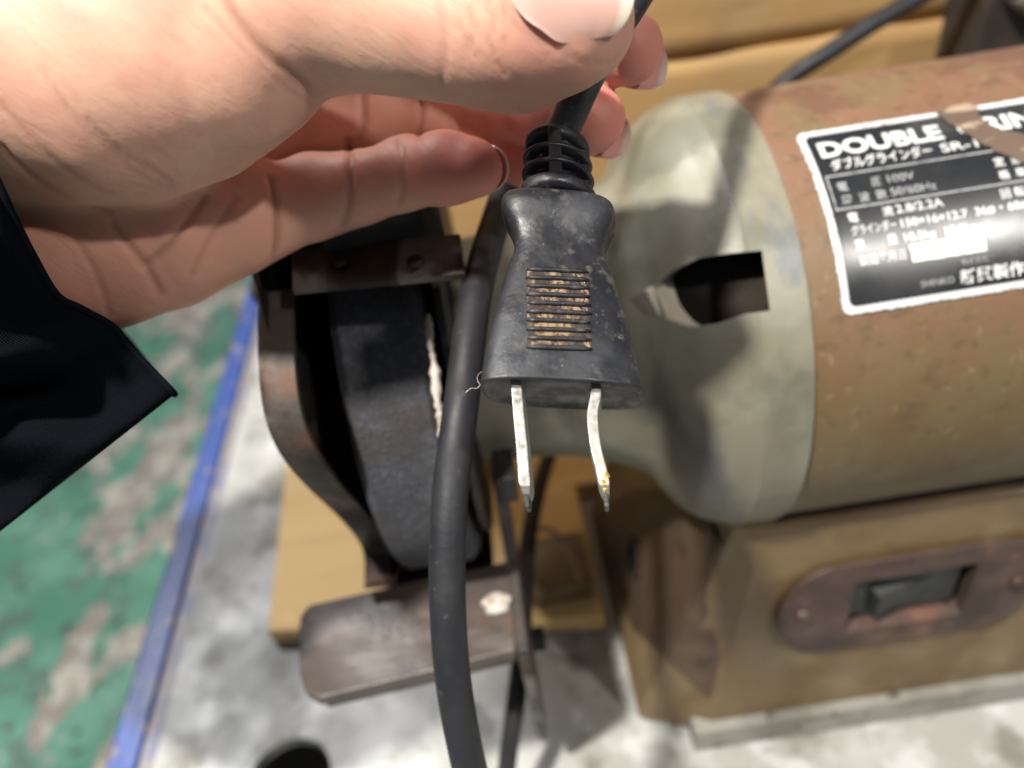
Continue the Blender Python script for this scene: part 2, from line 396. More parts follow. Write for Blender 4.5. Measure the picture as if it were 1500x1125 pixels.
box('back_panel', (.07, CY+.2, .21), (.38, .003, .42), M['card'], cb)
box('side_panel', (-.1215, CY+.105, .21), (.003, .19, .42), M['card'], cb)
box('side_panel', (.2445, CY+.105, .21), (.003, .19, .42), M['card'], cb)

pt = thing('steel_post', 'dark steel post with a speckled grey cap beside the cardboard', 'post', (.30, .16, 0))
pc = ony(1500, 40, .16)
box('column', (.2420, .137, .19), (.056, .03, .38), M['steel_post'], pt, bw=.002)
gv, gf = loft([[(.236+rr*math.cos(a)*(1+.12*math.sin(3*a)), .118+.7*rr*math.sin(a), z) for a in np.linspace(0, 2*math.pi, 24, endpoint=False)] for z, rr in ((.196, .008), (.202, .016), (.212, .018), (.222, .012))])
fix(obj('grit_lump', gv, gf, M['concrete'], pt))

# ------------------------------------------------------------------ bench grinder
GZ = .16
g = thing('bench_grinder', 'rusty brown and grey green double bench grinder with name plate and switch', 'bench grinder', (.08, 0, 0))
def cyl(x, deg, R=.065):
    a = math.radians(deg); return np.array([x, -R*math.cos(a), GZ+R*math.sin(a)])
body = lathe_x('motor_housing', [(.0715, .0600), (.0715, .0645), (.0722, .0650), (.2278, .0650), (.2285, .0645), (.2285, .06)], M['rust_paint'], g, n=160)
bellp = [(.0712, .0652), (.0712, .0659), (.0700, .0661), (.0592, .0661), (.0585, .0654), (.0560, .0647), (.0520, .0630), (.0465, .0590), (.0420, .0530), (.0385, .0480), (.034, .0445), (.022, .0395), (.008, .0365), (-.0125, .0350)]
def dense(p, k=5):
    q = [np.array((a, b, 0.)) for a, b in p]
    return [(v[0], v[1]) for v in catmull(q[3:], k)]
outer = bellp[:5]+[(v[0], v[1]) for v in catmull([np.array((a, b, 0.)) for a, b in bellp[5:]], 5)]
inner_ = [(max(x, -.0125)+.0008, r-.0085) for x, r in outer[::-3]]
prof = outer+inner_+[(.0712, .0565)]
prof = prof+[prof[0]]
bell = lathe_x('end_bell', prof, M['green_paint'], g, n=160)
bm = bmesh.new(); bm.from_mesh(bell.data); bmesh.ops.remove_doubles(bm, verts=bm.verts, dist=1e-6); bmesh.ops.recalc_face_normals(bm, faces=bm.faces); bm.to_mesh(bell.data); bm.free()
# vent mouth cut through the bell
vent_px = [(952, 425), (985, 397), (1025, 378), (1070, 371), (1116, 367), (1128, 455), (1090, 460), (1050, 474), (1010, 480), (972, 466)]
vent_far = [(1058, 432), (1050, 400), (1062, 392), (1082, 384), (1112, 374), (1122, 445), (1104, 446), (1088, 447), (1076, 445), (1064, 440)]
vc = [P(a, b, .160) for a, b in vent_px]; vd = [P(a, b, .222) for a, b in vent_far]
v, f = loft([vc, [P(a, b, .194) for a, b in vent_px], vd]); boolean(bell, fix(obj('cutter', v, f, M['green_paint'])))
lathe_x('end_bell', [(.2288, .066), (.24, .0664), (.252, .063), (.262, .05), (.28, .04), (.31, .035)], M['green_paint'], g, n=96)
# scooped baffle and stator inside the mouth
sc = [onx(960, 430, .05)]
sc = [(1092, 395), (1135, 392), (1140, 440), (1100, 445)]
prism('winding', [P(a, b, .203) for a, b in sc], camvec(.0, 0, .004), M['copper'], g, .001)
lp_o = [P(a, b, .1955) for a, b in ((946, 424), (958, 450), (972, 468), (1010, 483), (1050, 478), (1095, 462))]
lp_i = [P(a, b, .2010) for a, b in ((1030, 398), (1048, 404), (1064, 414), (1080, 426), (1094, 438), (1110, 448))]
lo_, li_ = catmull(lp_o, 6), catmull(lp_i, 6)
v, f = loft([lo_, [(a+b)/2+camvec(0, .0006, .0012) for a, b in zip(lo_, li_)], li_], False, False)
o = fix(obj('scoop_lip', v, f, M['lip'], g)); t_ = o.modifiers.new('t', 'SOLIDIFY'); t_.thickness = .001; t_.offset = 0
lathe_x('stator', [(.0712, .02), (.0712, .05), (.064, .051), (.060, .047), (.060, .03)], M['copper'], g, n=80)
lathe_x('shaft', [(-.055, .008), (.07, .008)], M['black_metal'], g, n=32)
lathe_x('inner_shroud' if True else '', [(.0705, .059), (.045, .047), (.036, .03)], M['guard_in'], g, n=80, thick=.0005)

# base: a flared cast box
def base_ring(z, x0, x1, y0, y1): return [(x0, y0, z), (x1, y0, z), (x1, y1, z), (x0, y1, z)]
v, f = loft([[(.0560, -.0590, .0008), (.265, -.0590, .0008), (.265, .060, .0008), (.029, .060, .0008), (.029, -.0490, .0008)],
             [(.0560, -.0590, .0125), (.265, -.0590, .0125), (.265, .060, .0125), (.031, .060, .0125), (.031, -.0490, .0125)],
             [(.0675, -.0540, .1165), (.238, -.0540, .1165), (.238, .0545, .1165), (.0600, .0545, .1165), (.0600, -.0485, .1165)]])
bs = fix(obj('base', v, f, M['base_paint'], g, True, 30))
# round hole in the sloping end and the switch opening
ec = onx(930, 818, .045)
d = ray(930, 818); tt = None
best = min(((abs((CAM+d*t)[0]-(.031+(.0625-.031)*(((CAM+d*t)[2]-.0125)/.1155))), t) for t in np.linspace(.2, .45, 800)))
kk = .029/.104; hc = CAM+d*(.031-kk*.0125+kk*CAM[2])/(d[0]-kk*d[2])
cv, cf = loft([[hc+np.array([s, .0085*math.cos(a), .0070*math.sin(a)]) for a in np.linspace(0, 2*math.pi, 32, endpoint=False)] for s in (-.02, .07)])
boolean(bs, fix(obj('cutter', cv, cf, M['base_paint'])))
def on_plane3(px, py, a, b, c, off):
    a, b, c = map(np.asarray, (a, b, c)); n_ = np.cross(b-a, c-a); n_ = n_/np.linalg.norm(n_)
    if n_@(CAM-a) < 0: n_ = -n_
    r = ray(px, py); return CAM+r*(((a+n_*off-CAM)@n_)/(r@n_)), n_
def to_px(p): q = np.asarray(p)-CAM; z = q@FW; return np.array((750+q@RT/z*F, 562.5-q@UP/z*F))
def clip(poly, a, b, side):
    out = []; f_ = lambda p: side*((b[0]-a[0])*(p[1]-a[1])-(b[1]-a[1])*(p[0]-a[0]))
    for k in range(len(poly)):
        p, q = np.array(poly[k], float), np.array(poly[(k+1) % len(poly)], float); fp, fq = f_(p), f_(q)
        if fp >= 0: out.append(p)
        if (fp < 0) != (fq < 0): out.append(p+(q-p)*fp/(fp-fq))
    return out
epx = [(868, 766), (880, 742), (930, 716), (985, 728), (1040, 765), (1052, 800), (1038, 830), (1032, 880), (1050, 940), (1054, 965), (1040, 1022), (1030, 1018), (985, 975), (925, 918), (906, 870)]  # outline of a thin dark brown pointed sheet over the base's end
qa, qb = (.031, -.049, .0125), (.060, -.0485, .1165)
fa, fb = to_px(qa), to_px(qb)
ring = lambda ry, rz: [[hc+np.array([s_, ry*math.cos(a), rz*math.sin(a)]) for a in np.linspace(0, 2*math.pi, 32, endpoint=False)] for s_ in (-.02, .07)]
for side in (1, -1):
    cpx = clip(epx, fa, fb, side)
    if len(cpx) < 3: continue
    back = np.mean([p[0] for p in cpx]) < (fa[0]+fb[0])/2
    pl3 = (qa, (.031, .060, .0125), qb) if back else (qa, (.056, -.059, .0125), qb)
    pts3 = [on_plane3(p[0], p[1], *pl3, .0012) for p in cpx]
    pp = prism('dark_end_sheet' if back else 'dark_end_sheet_fold', [p[0] for p in pts3], -pts3[0][1]*.0009, M['dark_end_sheet'], g)
    if back:
        n3 = pts3[0][1]; hp = on_plane3(930, 818, *pl3, .0012)[0]; e1 = np.cross(n3, [1, 0, 0]); e1 /= np.linalg.norm(e1); e2 = np.cross(n3, e1)
        gr = [[hp-n3*dd+k_*(math.cos(a)*e1*.0088+math.sin(a)*e2*.0078) for a in np.linspace(0, 2*math.pi, 40, endpoint=False)] for dd, k_ in ((.0015, 1.04), (-.0004, 1.04), (-.0004, .9), (.0004, .86), (.0004, .02))]
        v, f = loft(gr, True, False); fix(obj('hole_shade_disc', v, f, M['guard_in'], g))  # dark disc set in to give the hole its shaded inside
        v, f = loft(ring(.0070, .0060)); boolean(pp, fix(obj('cutter', v, f, M['base_paint'])))
cv, cf = cubev((.1190, -.06, .0745), (.040, .03, .027)); boolean(bs, fix(obj('cutter', cv, cf, M['base_paint'])))
bs.data.set_sharp_from_angle(angle=math.radians(12))
bev(bs, .0022, 3, 30)
v, f = loft([base_ring(.0005, .0470, .27, -.0650, .058), base_ring(.0115, .0480, .268, -.0625, .058)])
bev(fix(obj('flange', v, f, M['flange'], g, True, 30)), .0015)
# black strip put in as the shade of the gap between housing and base
box('gap_shade_strip', (.150, -.0200, .1180), (.156, .0620, .0060), M['guard_in'], g)

# switch plate follows the slope of the front face
nrm = np.array([0, -1, .0055/.1155]); nrm /= np.linalg.norm(nrm); upv = np.array([0, nrm[2], -nrm[1]]); exv = np.array([1, 0, 0])
sp = np.array([.1190, -.0562-.0008, .0745])
def on_face(u, v, h=0): return sp+exv*u+upv*v+nrm*h
outl = []
W, Hh, Rr = .0440, .0225, .0225
for a in np.linspace(-90, 90, 15): outl.append((W-Rr+.006+Rr*math.cos(math.radians(a))*.75, Rr*math.sin(math.radians(a))))
for a in np.linspace(90, 270, 15): outl.append((-W+Rr-.006+Rr*math.cos(math.radians(a))*.75, Rr*math.sin(math.radians(a))))
no = len(outl)
hole = []
hw, hh = .0200, .0135
for (a, b) in outl:
    s = min(hw/abs(a) if a else 9, hh/abs(b) if b else 9); hole.append((a*s, b*s))
v = [on_face(a, b, .0002) for a, b in outl]+[on_face(a, b, .0016) for a, b in outl]+[on_face(a, b, .0016) for a, b in hole]+[on_face(a, b*.8, -.006) for a, b in hole]
f = []
for k in range(3):
    for j in range(no): a = k*no+j; b = k*no+(j+1) % no; f.append((a, b, b+no, a+no))
plate = fix(obj('switch_plate', v, f, M['rust_plate'], g, True, 30)); bev(plate, .0004)
sw = box('switch', on_face(-.001, .002, -.0062), (.036, .021, .010), M['switch'], g, (exv, upv, nrm), .0006)
v, f = [], []
rk = [on_face(-.013, -.0062, -.001), on_face(.006, -.0062, -.001), on_face(.006, .0062, -.001), on_face(-.013, .0062, -.001),
      on_face(-.0115, -.0052, .0028), on_face(-.004, -.0052, .0002), on_face(-.004, .0052, .0002), on_face(-.0115, .0052, .0028)]
bev(fix(obj('rocker', rk, [(0, 1, 2, 3), (4, 5, 6, 7), (0, 1, 5, 4), (2, 3, 7, 6), (0, 4, 7, 3), (1, 2, 6, 5)], M['switch'], sw, True, 30)), .0004)
for u in (-.036, .036):
    pr = [(on_face(u, 0, .0016), .0030), (on_face(u, 0, .0026), .0028), (on_face(u, 0, .0032), .0015)]
    rings = [[c+r*(math.cos(a)*exv+math.sin(a)*upv) for a in np.linspace(0, 2*math.pi, 20, endpoint=False)] for c, r in pr]
    v, f = loft(rings); fix(obj('screw', v, f, M['rust_plate'], plate, True, 40)); box('screw_slot', on_face(u, 0, .0031), (.0045, .0007, .0006), M['black_metal'], plate, (exv, upv, nrm))

# --- name plate, wrapped on the housing
np_root = g
def wrap(x, deg, lift): return cyl(x, deg, .065+lift)
def curved_patch(name, x0, x1, d0, d1, m, lift, parent, rad=.0, nx=40, nd=40, jag=0, thick=0):
    """rounded rectangle sheet bent round the housing, built as concentric rings from an outline"""
    s = math.degrees(1/.065); w, h = x1-x0, (d1-d0)/s
    out = []
    for cx_, cy_, a0 in ((w-rad, rad, -90), (w-rad, h-rad, 0), (rad, h-rad, 90), (rad, rad, 180)):
        for a in np.linspace(a0, a0+90, 7): out.append((cx_+rad*math.cos(math.radians(a)), cy_+rad*math.sin(math.radians(a))))
    # resample
    pts = []
    for i in range(len(out)):
        a = np.array(out[i]); b = np.array(out[(i+1) % len(out)]); L = np.linalg.norm(b-a); k = max(1, int(L/.0008))
        for q in range(k): pts.append(a+(b-a)*q/k)
    if jag: pts = [p+rng.normal(0, jag, 2) for p in pts]
    bm = bmesh.new(); vs = [bm.verts.new((p[0], p[1], 0)) for p in pts]; bm.faces.new(vs)
    for k in range(1, 60):
        y = h*k/60; bmesh.ops.bisect_plane(bm, geom=bm.verts[:]+bm.edges[:]+bm.faces[:], plane_co=(0, y, 0), plane_no=(0, 1, 0))
    o = from_flat(name, bm, x0, d0, lift, m, parent, thick); return o
def from_flat(name, bm, x0, d0, lift, m, parent, thick=0):
    s = math.degrees(1/.065)
    if thick:
        r = bmesh.ops.extrude_face_region(bm, geom=bm.faces[:])
        for e in r['geom']:
            if isinstance(e, bmesh.types.BMVert): e.co.z -= thick
    bmesh.ops.recalc_face_normals(bm, faces=bm.faces)
    me = bpy.data.meshes.new(name); off = np.array([0., 0, 0]); q = parent
    while q is not None: off = off+np.array(q.location); q = q.parent
    for vv in bm.verts:
        c = wrap(x0+vv.co.x, d0+vv.co.y*s, lift+vv.co.z)-off; vv.co = c
    bm.to_mesh(me); bm.free(); me.materials.append(m); o = bpy.data.objects.new(name, me); col.objects.link(o); o.parent = parent
    return o
LX0, LX1, LD0, LD1 = .0790, .1560, 32.3, 75.3
rimp = curved_patch('name_plate', LX0, LX1, LD0, LD1, M['rim_print'], .0005, g, .0022, jag=.00011, thick=.0005)
face = curved_patch('plate_face', LX0+.0016, LX1-.0016, LD0+1.6, LD1-1.5, M['plate_black'], .00062, rimp, .0016, thick=.0002)
def text(body, x, deg, size, m, parent, bold=0, sx=1.0, name='lettering', width=None, rot=0):
    cu = bpy.data.curves.new('t', 'FONT'); cu.body = body; cu.size = size; cu.offset = bold; cu.resolution_u = 3
    to = bpy.data.objects.new('t', cu); col.objects.link(to)
    dg = bpy.context.evaluated_depsgraph_get(); dg.update(); me = bpy.data.meshes.new_from_object(to.evaluated_get(dg))
    bpy.data.objects.remove(to)
    bm = bmesh.new(); bm.from_mesh(me)
    xs = [q.co.x for q in bm.verts]
    if not xs: return None
    if width: sx = width/(max(xs)-min(xs))
    x00 = min(xs)
    for q in bm.verts: q.co.x = (q.co.x-x00)*sx; q.co.z = 0
    return from_flat(name, bm, x, deg, .00074, m, parent)
def bar(x0, x1, d0, d1, m, name='rule'):
    s = math.degrees(1/.065); bm = bmesh.new(); h = (d1-d0)/s
    k = max(1, int(h/.001))
    vs = [[bm.verts.new((a, h*i/k, 0)) for a in (0, x1-x0)] for i in range(k+1)]
    for i in range(k): bm.faces.new((vs[i][0], vs[i][1], vs[i+1][1], vs[i+1][0]))
    return from_flat(name, bm, x0, d0, .00072, m, rimp)
text('DOUBLE', .0826, 67.2, .0064, M['print'], rimp, .00022, width=.0300)
text('GRINDER', .1165, 67.2, .0064, M['print'], rimp, .00022, width=.0355)
text('ダブルグラインダー', .0838, 63.6, .0034, M['print'], rimp, .00006, width=.0245)
text('SR-150', .1105, 63.7, .0034, M['print'], rimp, .00004, width=.0150)
G_ = M['print_dim']
bar(.0815, .1525, 61.9, 62.3, G_); bar(.0815, .1525, 54.0, 54.4, G_); bar(.0815, .0819, 54.2, 62.1, G_); bar(.1521, .1525, 54.2, 62.1, G_)
rows = [('電', .0835, 58.4), ('圧', .0915, 58.4), ('周', .0835, 55.3), ('波', .0876, 55.3), ('数', .0917, 55.3), ('定', .1210, 58.4), ('格', .1210, 55.3)]
for t, x, dg_ in rows: text(t, x, dg_, .0026, M['print'] if x > .12 else G_, rimp, .00004)
text('100V', .0955, 58.5, .0028, G_, rimp, .00003, width=.0064)
text('50/60Hz', .0952, 55.4, .0028, G_, rimp, .00003, width=.0108)
text('連続', .1250, 58.4, .0026, M['print'], rimp, .00003); text('単相', .1250, 55.3, .0026, M['print'], rimp, .00003)
text('電', .0838, 51.2, .0026, M['print'], rimp, .00004); text('流', .0920, 51.4, .0026, M['print'], rimp, .00004)
text('2.8/2.2A', .0952, 51.5, .0029, M['print'], rimp, .00004, width=.0112)
text('回 転', .1200, 51.2, .0026, M['print'], rimp, .00004); text('2850/3450', .1270, 51.4, .0026, M['print'], rimp, .00004)
text('グラインダー', .0838, 48.4, .0026, M['print'], rimp, .00004, width=.0106)
text('150×16×12.7  36#・60#', .0955, 48.4, .0027, M['print'], rimp, .00008, width=.0300)
text('重', .0838, 45.4, .0026, M['print'], rimp, .00004); text('量', .0915, 45.4, .0026, M['print'], rimp, .00004)
text('10.5kg  10.0kg', .0955, 45.4, .0027, M['print'], rimp, .00008, width=.0170)
text('製造年月日', .0842, 42.0, .0026, M['print'], rimp, .00005, width=.0108)
curved_patch('date_box', .0962, .1138, 40.9, 44.6, M['tape_white'], .0009, rimp, .0003, jag=.00006, thick=.0002)
o = text('NR 3527', .0995, 41.9, .0023, M['plate_black'], rimp, 0, width=.0105)
for q in o.data.vertices:
    w = Vector(q.co)+Vector(g.location); rr = Vector((0, w.y, w.z-GZ)).normalized()*.0003; q.co += rr
text('株式会社', .1075, 38.9, .0016, G_, rimp, 0, width=.0064)
text('SHINKO', .0975, 35.6, .0021, G_, rimp, .00002, width=.0078)
text('新興製作所', .1068, 35.2, .0035, M['print'], rimp, .00008, width=.0190)
# scrape torn across the plate
def blob_patch(name, pts, lift, m, parent, d0=0):
    s = math.degrees(1/.065)
    q = catmull([np.array((a, b/s, 0)) for a, b in pts]+[np.array((pts[0][0], pts[0][1]/s, 0))], 8)[:-1]
    q = [p+np.append(rng.normal(0, .00018, 2), 0) for p in q]
    bm = bmesh.new(); vs = [bm.verts.new(tuple(p)) for p in q]; bm.faces.new(vs)
    ys = [p[1] for p in q]
    for y in np.arange(min(ys), max(ys), .0012): bmesh.ops.bisect_plane(bm, geom=bm.verts[:]+bm.edges[:]+bm.faces[:], plane_co=(0, y, 0), plane_no=(0, 1, 0))
    return from_flat(name, bm, 0, 0, lift, m, parent)
blob_patch('scrape', [(.1140, 75.6), (.1150, 71.5), (.1170, 69), (.1185, 66), (.1235, 61.0), (.1290, 57.0), (.1330, 55.6), (.1340, 60), (.1310, 64.5), (.1270, 66.6), (.1240, 69.2), (.1232, 72), (.1238, 75.8)], .00105, M['scrape'], rimp)

# --- wheel, guard, rest
def disc_prof(name, x0, x1, r, m, parent, n=128, ch=.001):
    return lathe_x(name, [(x0, 0.0001), (x0, r-ch), (x0+ch, r), (x1-ch, r), (x1, r-ch), (x1, .0001)], m, parent, n=n, sharp=25)
wheel = disc_prof('grinding_wheel', -.0405, -.0180, .0640, M['stone'], g, ch=.0022)
disc_prof('wheel_washer', -.0425, -.0400, .022, M['black_metal'], wheel, 48, .0005)
disc_prof('wheel_nut', -.0500, -.0425, .010, M['black_metal'], wheel, 6, .0005)
# outer cover: a dished plate whose front is cut back
XO = -.0520
sil = [(388, 430), (388, 520), (396, 600), (418, 660), (455, 708), (500, 752), (528, 785), (540, 812), (541, 862)]
outp = [onx(a, b, XO) for a, b in sil]
pf = [(p[1], p[2]-GZ) for p in outp]
ang_top = math.radians(62)
arc = [(-.079*math.cos(a), .079*math.sin(a)) for a in np.linspace(math.radians(-62-30), -math.pi-.5, 2)]
rear = [(.079*math.cos(a), .079*math.sin(a)) for a in np.linspace(math.radians(-75), math.radians(122), 40)]
outline = [tuple(q[:2]) for q in catmull([np.array((a, b, 0)) for a, b in pf], 5)]+[(-.012, -.076)]+rear
poly = [(XO, a, GZ+b) for a, b in outline]
cover = prism('guard_cover', poly, (-.0015, 0, 0), M['guard'], g, 0)
# return lip along the cover's front edge (faces the viewer, rusty)
lipn = 5*(len(sil)-1)+1
lip_in = []
nr = 3
rings = []
for k, (dx, inset) in enumerate(((0, 0), (.0070, -.0008), (.0070, .0012), (0, .0018))):
    ring = []
    for j in range(lipn+1):
        a, b = outline[j]; L = math.hypot(a-.005, b); s = (L-inset)/L
        ring.append((XO+dx-.0005, .005+(a-.005)*s, GZ+b*s))
    rings.append(ring)
v, f = loft(rings+[rings[0]], False, False); fix(obj('guard_lip', v, f, M['guard'], g, True, 40))
# band joining the plates over the top and back
band = lathe_x('guard_band', [(XO+.0005, .0795), (-.0150, .0795), (-.0150, .0775), (XO+.0005, .0775), (XO+.0005, .0795)], M['black_metal'], g, n=90, a0=math.radians(58), a1=math.radians(268), sharp=30)
lathe_x('guard_lining', [(XO+.0010, .0025), (XO+.0010, .0760)], M['guard_in'], g, n=72, a0=math.radians(25), a1=math.radians(300))
lathe_x('guard_lining', [(XO+.0005, .0770), (-.016, .0770)], M['guard_in'], g, n=72, a0=math.radians(62), a1=math.radians(300))
# inner plate with a broken white edge
ipl = [(-.0155, .060*-math.cos(a)-.0, .0) for a in (0,)]
inner = []
for a in np.linspace(math.radians(52), math.radians(-55), 40):
    r = .0560+.010*max(0, math.sin(a-.1))
    inner.append((-.0150, -r*math.cos(a), GZ+r*math.sin(a)))
rearp = [(-.0150, .079*math.cos(a), GZ+.079*math.sin(a)) for a in np.linspace(math.radians(-75), math.radians(122), 40)]
prism('inner_guard_plate', inner+rearp, (.0018, 0, 0), M['black_metal'], g)
ew = []
for (a, b), r in zip(((627, 462), (630, 500), (637, 540), (640, 580), (646, 620), (645, 655)), (.0006, .0011, .0009, .0014, .0015, .0008)):
    ew.append((onx(a, b, -.0166), r))
pth = catmull([e[0] for e in ew], 6)
v, f = tube_v(pth, lambda t: (.0010+.00025*math.sin(t*17)+.00035*random.uniform(-1, 1))*(.35+.65*math.sin(math.pi*min(1, t*1.02+.02))**.4), 10)
fix(obj('chipped_edge', v, f, M['white_chip'], g))
# spark plate at the mouth of the guard and the dark housing piece over it
a_, b_ = onx(430, 420, -.0455), None
spz = .2235
c0 = onz(428, 424, spz); c1 = onz(682, 400, spz)
prism('spark_plate', [c0, c1, c1+np.array([0, .009, .0045]), c0+np.array([0, .009, .0045])], (0, 0, -.0016), M['edge_metal'], g, .0003)
cm = (c0+c1)/2
for px_ in (500, 612):
    s0 = onz(px_, 412, spz+.0008)
    rings = [[s0+np.array([r*math.cos(a), .0045+r*math.sin(a), h+.0018]) for a in np.linspace(0, 2*math.pi, 16, endpoint=False)] for h, r in ((0, .0019), (.0007, .0018), (.0010, .0008))]
    v, f = loft(rings); fix(obj('screw', v, f, M['black_metal'], g))
k0, k1 = onz(462, 400, .229), onz(652, 385, .229)
box('guard_block', ((k0[0]+k1[0])/2, k0[1]+.028, .2300), (abs(k1[0]-k0[0]), .034, .012), M['black_metal'], g, bw=.001)
kn = P(394, 424, .29)
rings = [[kn+np.array([sx, .0052*r*math.cos(a), .0052*r*math.sin(a)]) for a in np.linspace(0, 2*math.pi, 24, endpoint=False)] for sx, r in ((-.006, .6), (-.005, 1), (.004, 1), (.006, .7), (.03, .55))]
v, f = loft(rings); fix(obj('knob', v, f, M['black_metal'], g))
# tool rest
tz = .1130
tp = [(452, 885), (600, 852), (748, 820), (756, 952), (600, 992), (466, 1024), (446, 1012), (438, 985), (436, 925), (440, 900)]
tr = prism('tool_rest', [onz(a, b, tz) for a, b in tp], (0, 0, -.0042), M['rest'], g, .0010)
prism('rest_lip', [onz(a, b, tz-.004) for a, b in ((470, 1020), (600, 990), (754, 952), (753, 935), (600, 972), (472, 1003))], (0, 0, -.007), M['rest'], g, .0006)
arm_o = [(-.0105, -.078, .1125), (-.0105, -.0455, .1125), (-.0105, -.028, .142), (-.0105, -.018, .142), (-.0105, -.020, .090), (-.0105, -.048, .055), (-.0105, -.060, .030), (-.0105, -.066, .032), (-.0105, -.074, .085)]
prism('rest_bracket', arm_o, (.0035, 0, 0), M['guard'], g, .0006)
box('apron', (XL+.012, .12, -.12), (.004, .86, .2), M['guard'], tb)
wp = onz(728, 885, tz)
v, f = loft([[wp+np.array([.0045*s*math.cos(a)*(1+.2*math.sin(5*a)), .004*s*math.sin(a), h]) for a in np.linspace(0, 2*math.pi, 20, endpoint=False)] for h, s in ((0, 1), (.0012, .85), (.0018, .4))])
fix(obj('weld_bead', v, f, M['white_chip'], g))
tb0 = onx(745, 735, -.006)
box('stop_tab', tb0+np.array([0, .01, 0]), (.006, .012, .010), M['black_metal'], g, bw=.0005)
lathe_x('bracket_bolt', [(-.0065, .0045), (-.0025, .0045), (-.0020, .0001)], M['black_metal'], g, cy=-.052, cz=.075, n=6, sharp=20)

# wood chock behind the wheel
ck = thing('wooden_block', 'small brown wooden block on the board beside the grinder base', 'block', (.0, .03, .01))
c_ = onz(825, 855, .020)
box('block', (c_[0]-.002, c_[1]+.012, .0155), (.030, .030, .0108), M['base_paint'], ck, bw=.0015)

# --- cables that are their own things
tag(tube('hanging_cable', [P(*q) for q in ((840, -260, .215), (820, -80, .212), (790, 60, .205), (760, 190, .196), (738, 285, .186), (712, 370, .172), (694, 450, .160), (676, 590, .150), (660, 720, .146), (655, 850, .146), (662, 980, .149), (680, 1090, .153), (706, 1200, .158), (750, 1400, .17))],
    .0035, M['cable'], None, 24), 'thick black cable hanging in front of the grinding wheel beside the plug', 'cable')
tag(tube('thin_cable', [P(*q) for q in ((835, 590, .36), (810, 650, .345), (788, 720, .325), (774, 790, .305), (768, 870, .285), (764, 950, .272), (754, 1040, .268), (742, 1130, .27), (735, 1250, .28))],
    .0033, M['cable'], None, 16), 'thinner black cable running down from under the motor to the table', 'cable')
tag(tube('shadow_curve', [P(*q) for q in ((788, 775, .335), (806, 777, .337), (826, 795, .338), (842, 822, .338), (850, 850, .338))], .0012, M['copper'], None, 10),  # thin brown curve modelled in place of a shadow line on the board
    'short thin brown curve standing for a shadow over the wooden board', 'shadow')
tag(tube('power_lead', [P(*q) for q in ((1500, -90, .30), (1420, -45, .305), (1335, 2, .306), (1270, 40, .306), (1215, 76, .308), (1160, 112, .312), (1120, 150, .318), (1080, 210, .33))],
    .0036, M['cable'], None, 16), 'black cable crossing the cardboard behind the motor', 'cable')

# ------------------------------------------------------------------ the plug and its cord
AX = camvec(0, -math.cos(math.radians(22)), -math.sin(math.radians(22)))   # towards the blades
yaw = math.radians(7)
Nn = camvec(0, math.sin(math.radians(22)), -math.cos(math.radians(22)))    # front face normal
Wd = np.cross(Nn, AX); Wd = Wd if np.dot(Wd, RT) > 0 else -Wd
Wd, Nn = Wd*math.cos(yaw)+Nn*math.sin(yaw)*-1, Nn*math.cos(yaw)+Wd*math.sin(yaw)*-1
if np.dot(Nn, FW) > 0: Nn = -Nn
tl = math.radians(1.5)
PO = P(819, 303, .1300)           # centre of the body's upper end
pcd = thing('power_plug', 'black two blade moulded plug with bent blades held by its cord', 'plug', tuple(PO))
def L(w, s, n_): return PO+Wd*w+AX*s+Nn*n_        # width, along, towards viewer (metres)
mm = .001
bprof = [  # distance along, half width, half depth (mm)
    (-.3, 7.8, 4.4), (.0, 8.8, 5.0), (.8, 9.4, 5.6), (2.4, 9.6, 5.9), (4.2, 9.1, 5.7), (6.0, 8.3, 5.2), (8.2, 7.6, 4.9), (10.2, 7.5, 4.85), (12.4, 8.1, 4.95),
    (15.5, 9.0, 5.3), (19.5, 10.0, 5.6), (24, 10.9, 5.9), (29, 11.8, 6.2), (33, 12.4, 6.4), (33.8, 12.5, 6.4), (34.0, 12.2, 6.2)]
def section(hw_, hd, nseg=96):
    r = []
    for a in np.linspace(0, 2*math.pi, nseg, endpoint=False):
        c, s = math.cos(a), math.sin(a); e = .52
        x = hw_*math.copysign(abs(c)**.66, c); y = hd*math.copysign(abs(s)**e, s)
        r.append((x, y))
    return r
sv = catmull([np.array(p, float) for p in bprof], 6)
rings = []
for s, a, b in sv: rings.append([L(x*mm, s*mm, y*mm) for x, y in section(a, b)])
# close the underside with shrinking rings so that it is slightly dished
s, a, b = sv[-1]
for k, dz in ((.93, -.15), (.85, -.5), (.5, -.6), (.05, -.6)): rings.append([L(x*mm*k, (s+dz)*mm, y*mm*k) for x, y in section(a, b)])
v, f = loft(rings); pb = fix(obj('plug_body', v, f, M['rubber'], pcd, True, 55))
# recessed grip panel: dust bed and ten ribs
def depth_at(s):
    q = [(p[0], p[2]) for p in bprof]
    return float(np.interp(s, [a for a, b in q], [b for a, b in q]))
s0, s1 = 15.4, 29.0
bed = []
nu, nv = 40, 46
for i in range(nv):
    s = s0-.5+(s1-s0+1.3)*i/(nv-1)
    for j in range(nu):
        u = -5.1+10.2*j/(nu-1)
        bulge = .10+.13*rng.random()
        edge = min(1, min(j, nu-1-j, i, nv-1-i)/2.0)
        hw_ = float(np.interp(s, [p[0] for p in bprof], [p[1] for p in bprof])); hd = depth_at(s)
        cs_ = (abs(u)/hw_)**(1/.66); y = hd*max(0, 1-cs_**2)**(.52/2)
        bed.append(L((u-.2)*mm, s*mm, (y+bulge*edge-.12)*mm))
bf = [(i*nu+j, i*nu+j+1, (i+1)*nu+j+1, (i+1)*nu+j) for i in range(nv-1) for j in range(nu-1)]
fix(obj('packed_dust', bed, bf, M['dust'], pb))
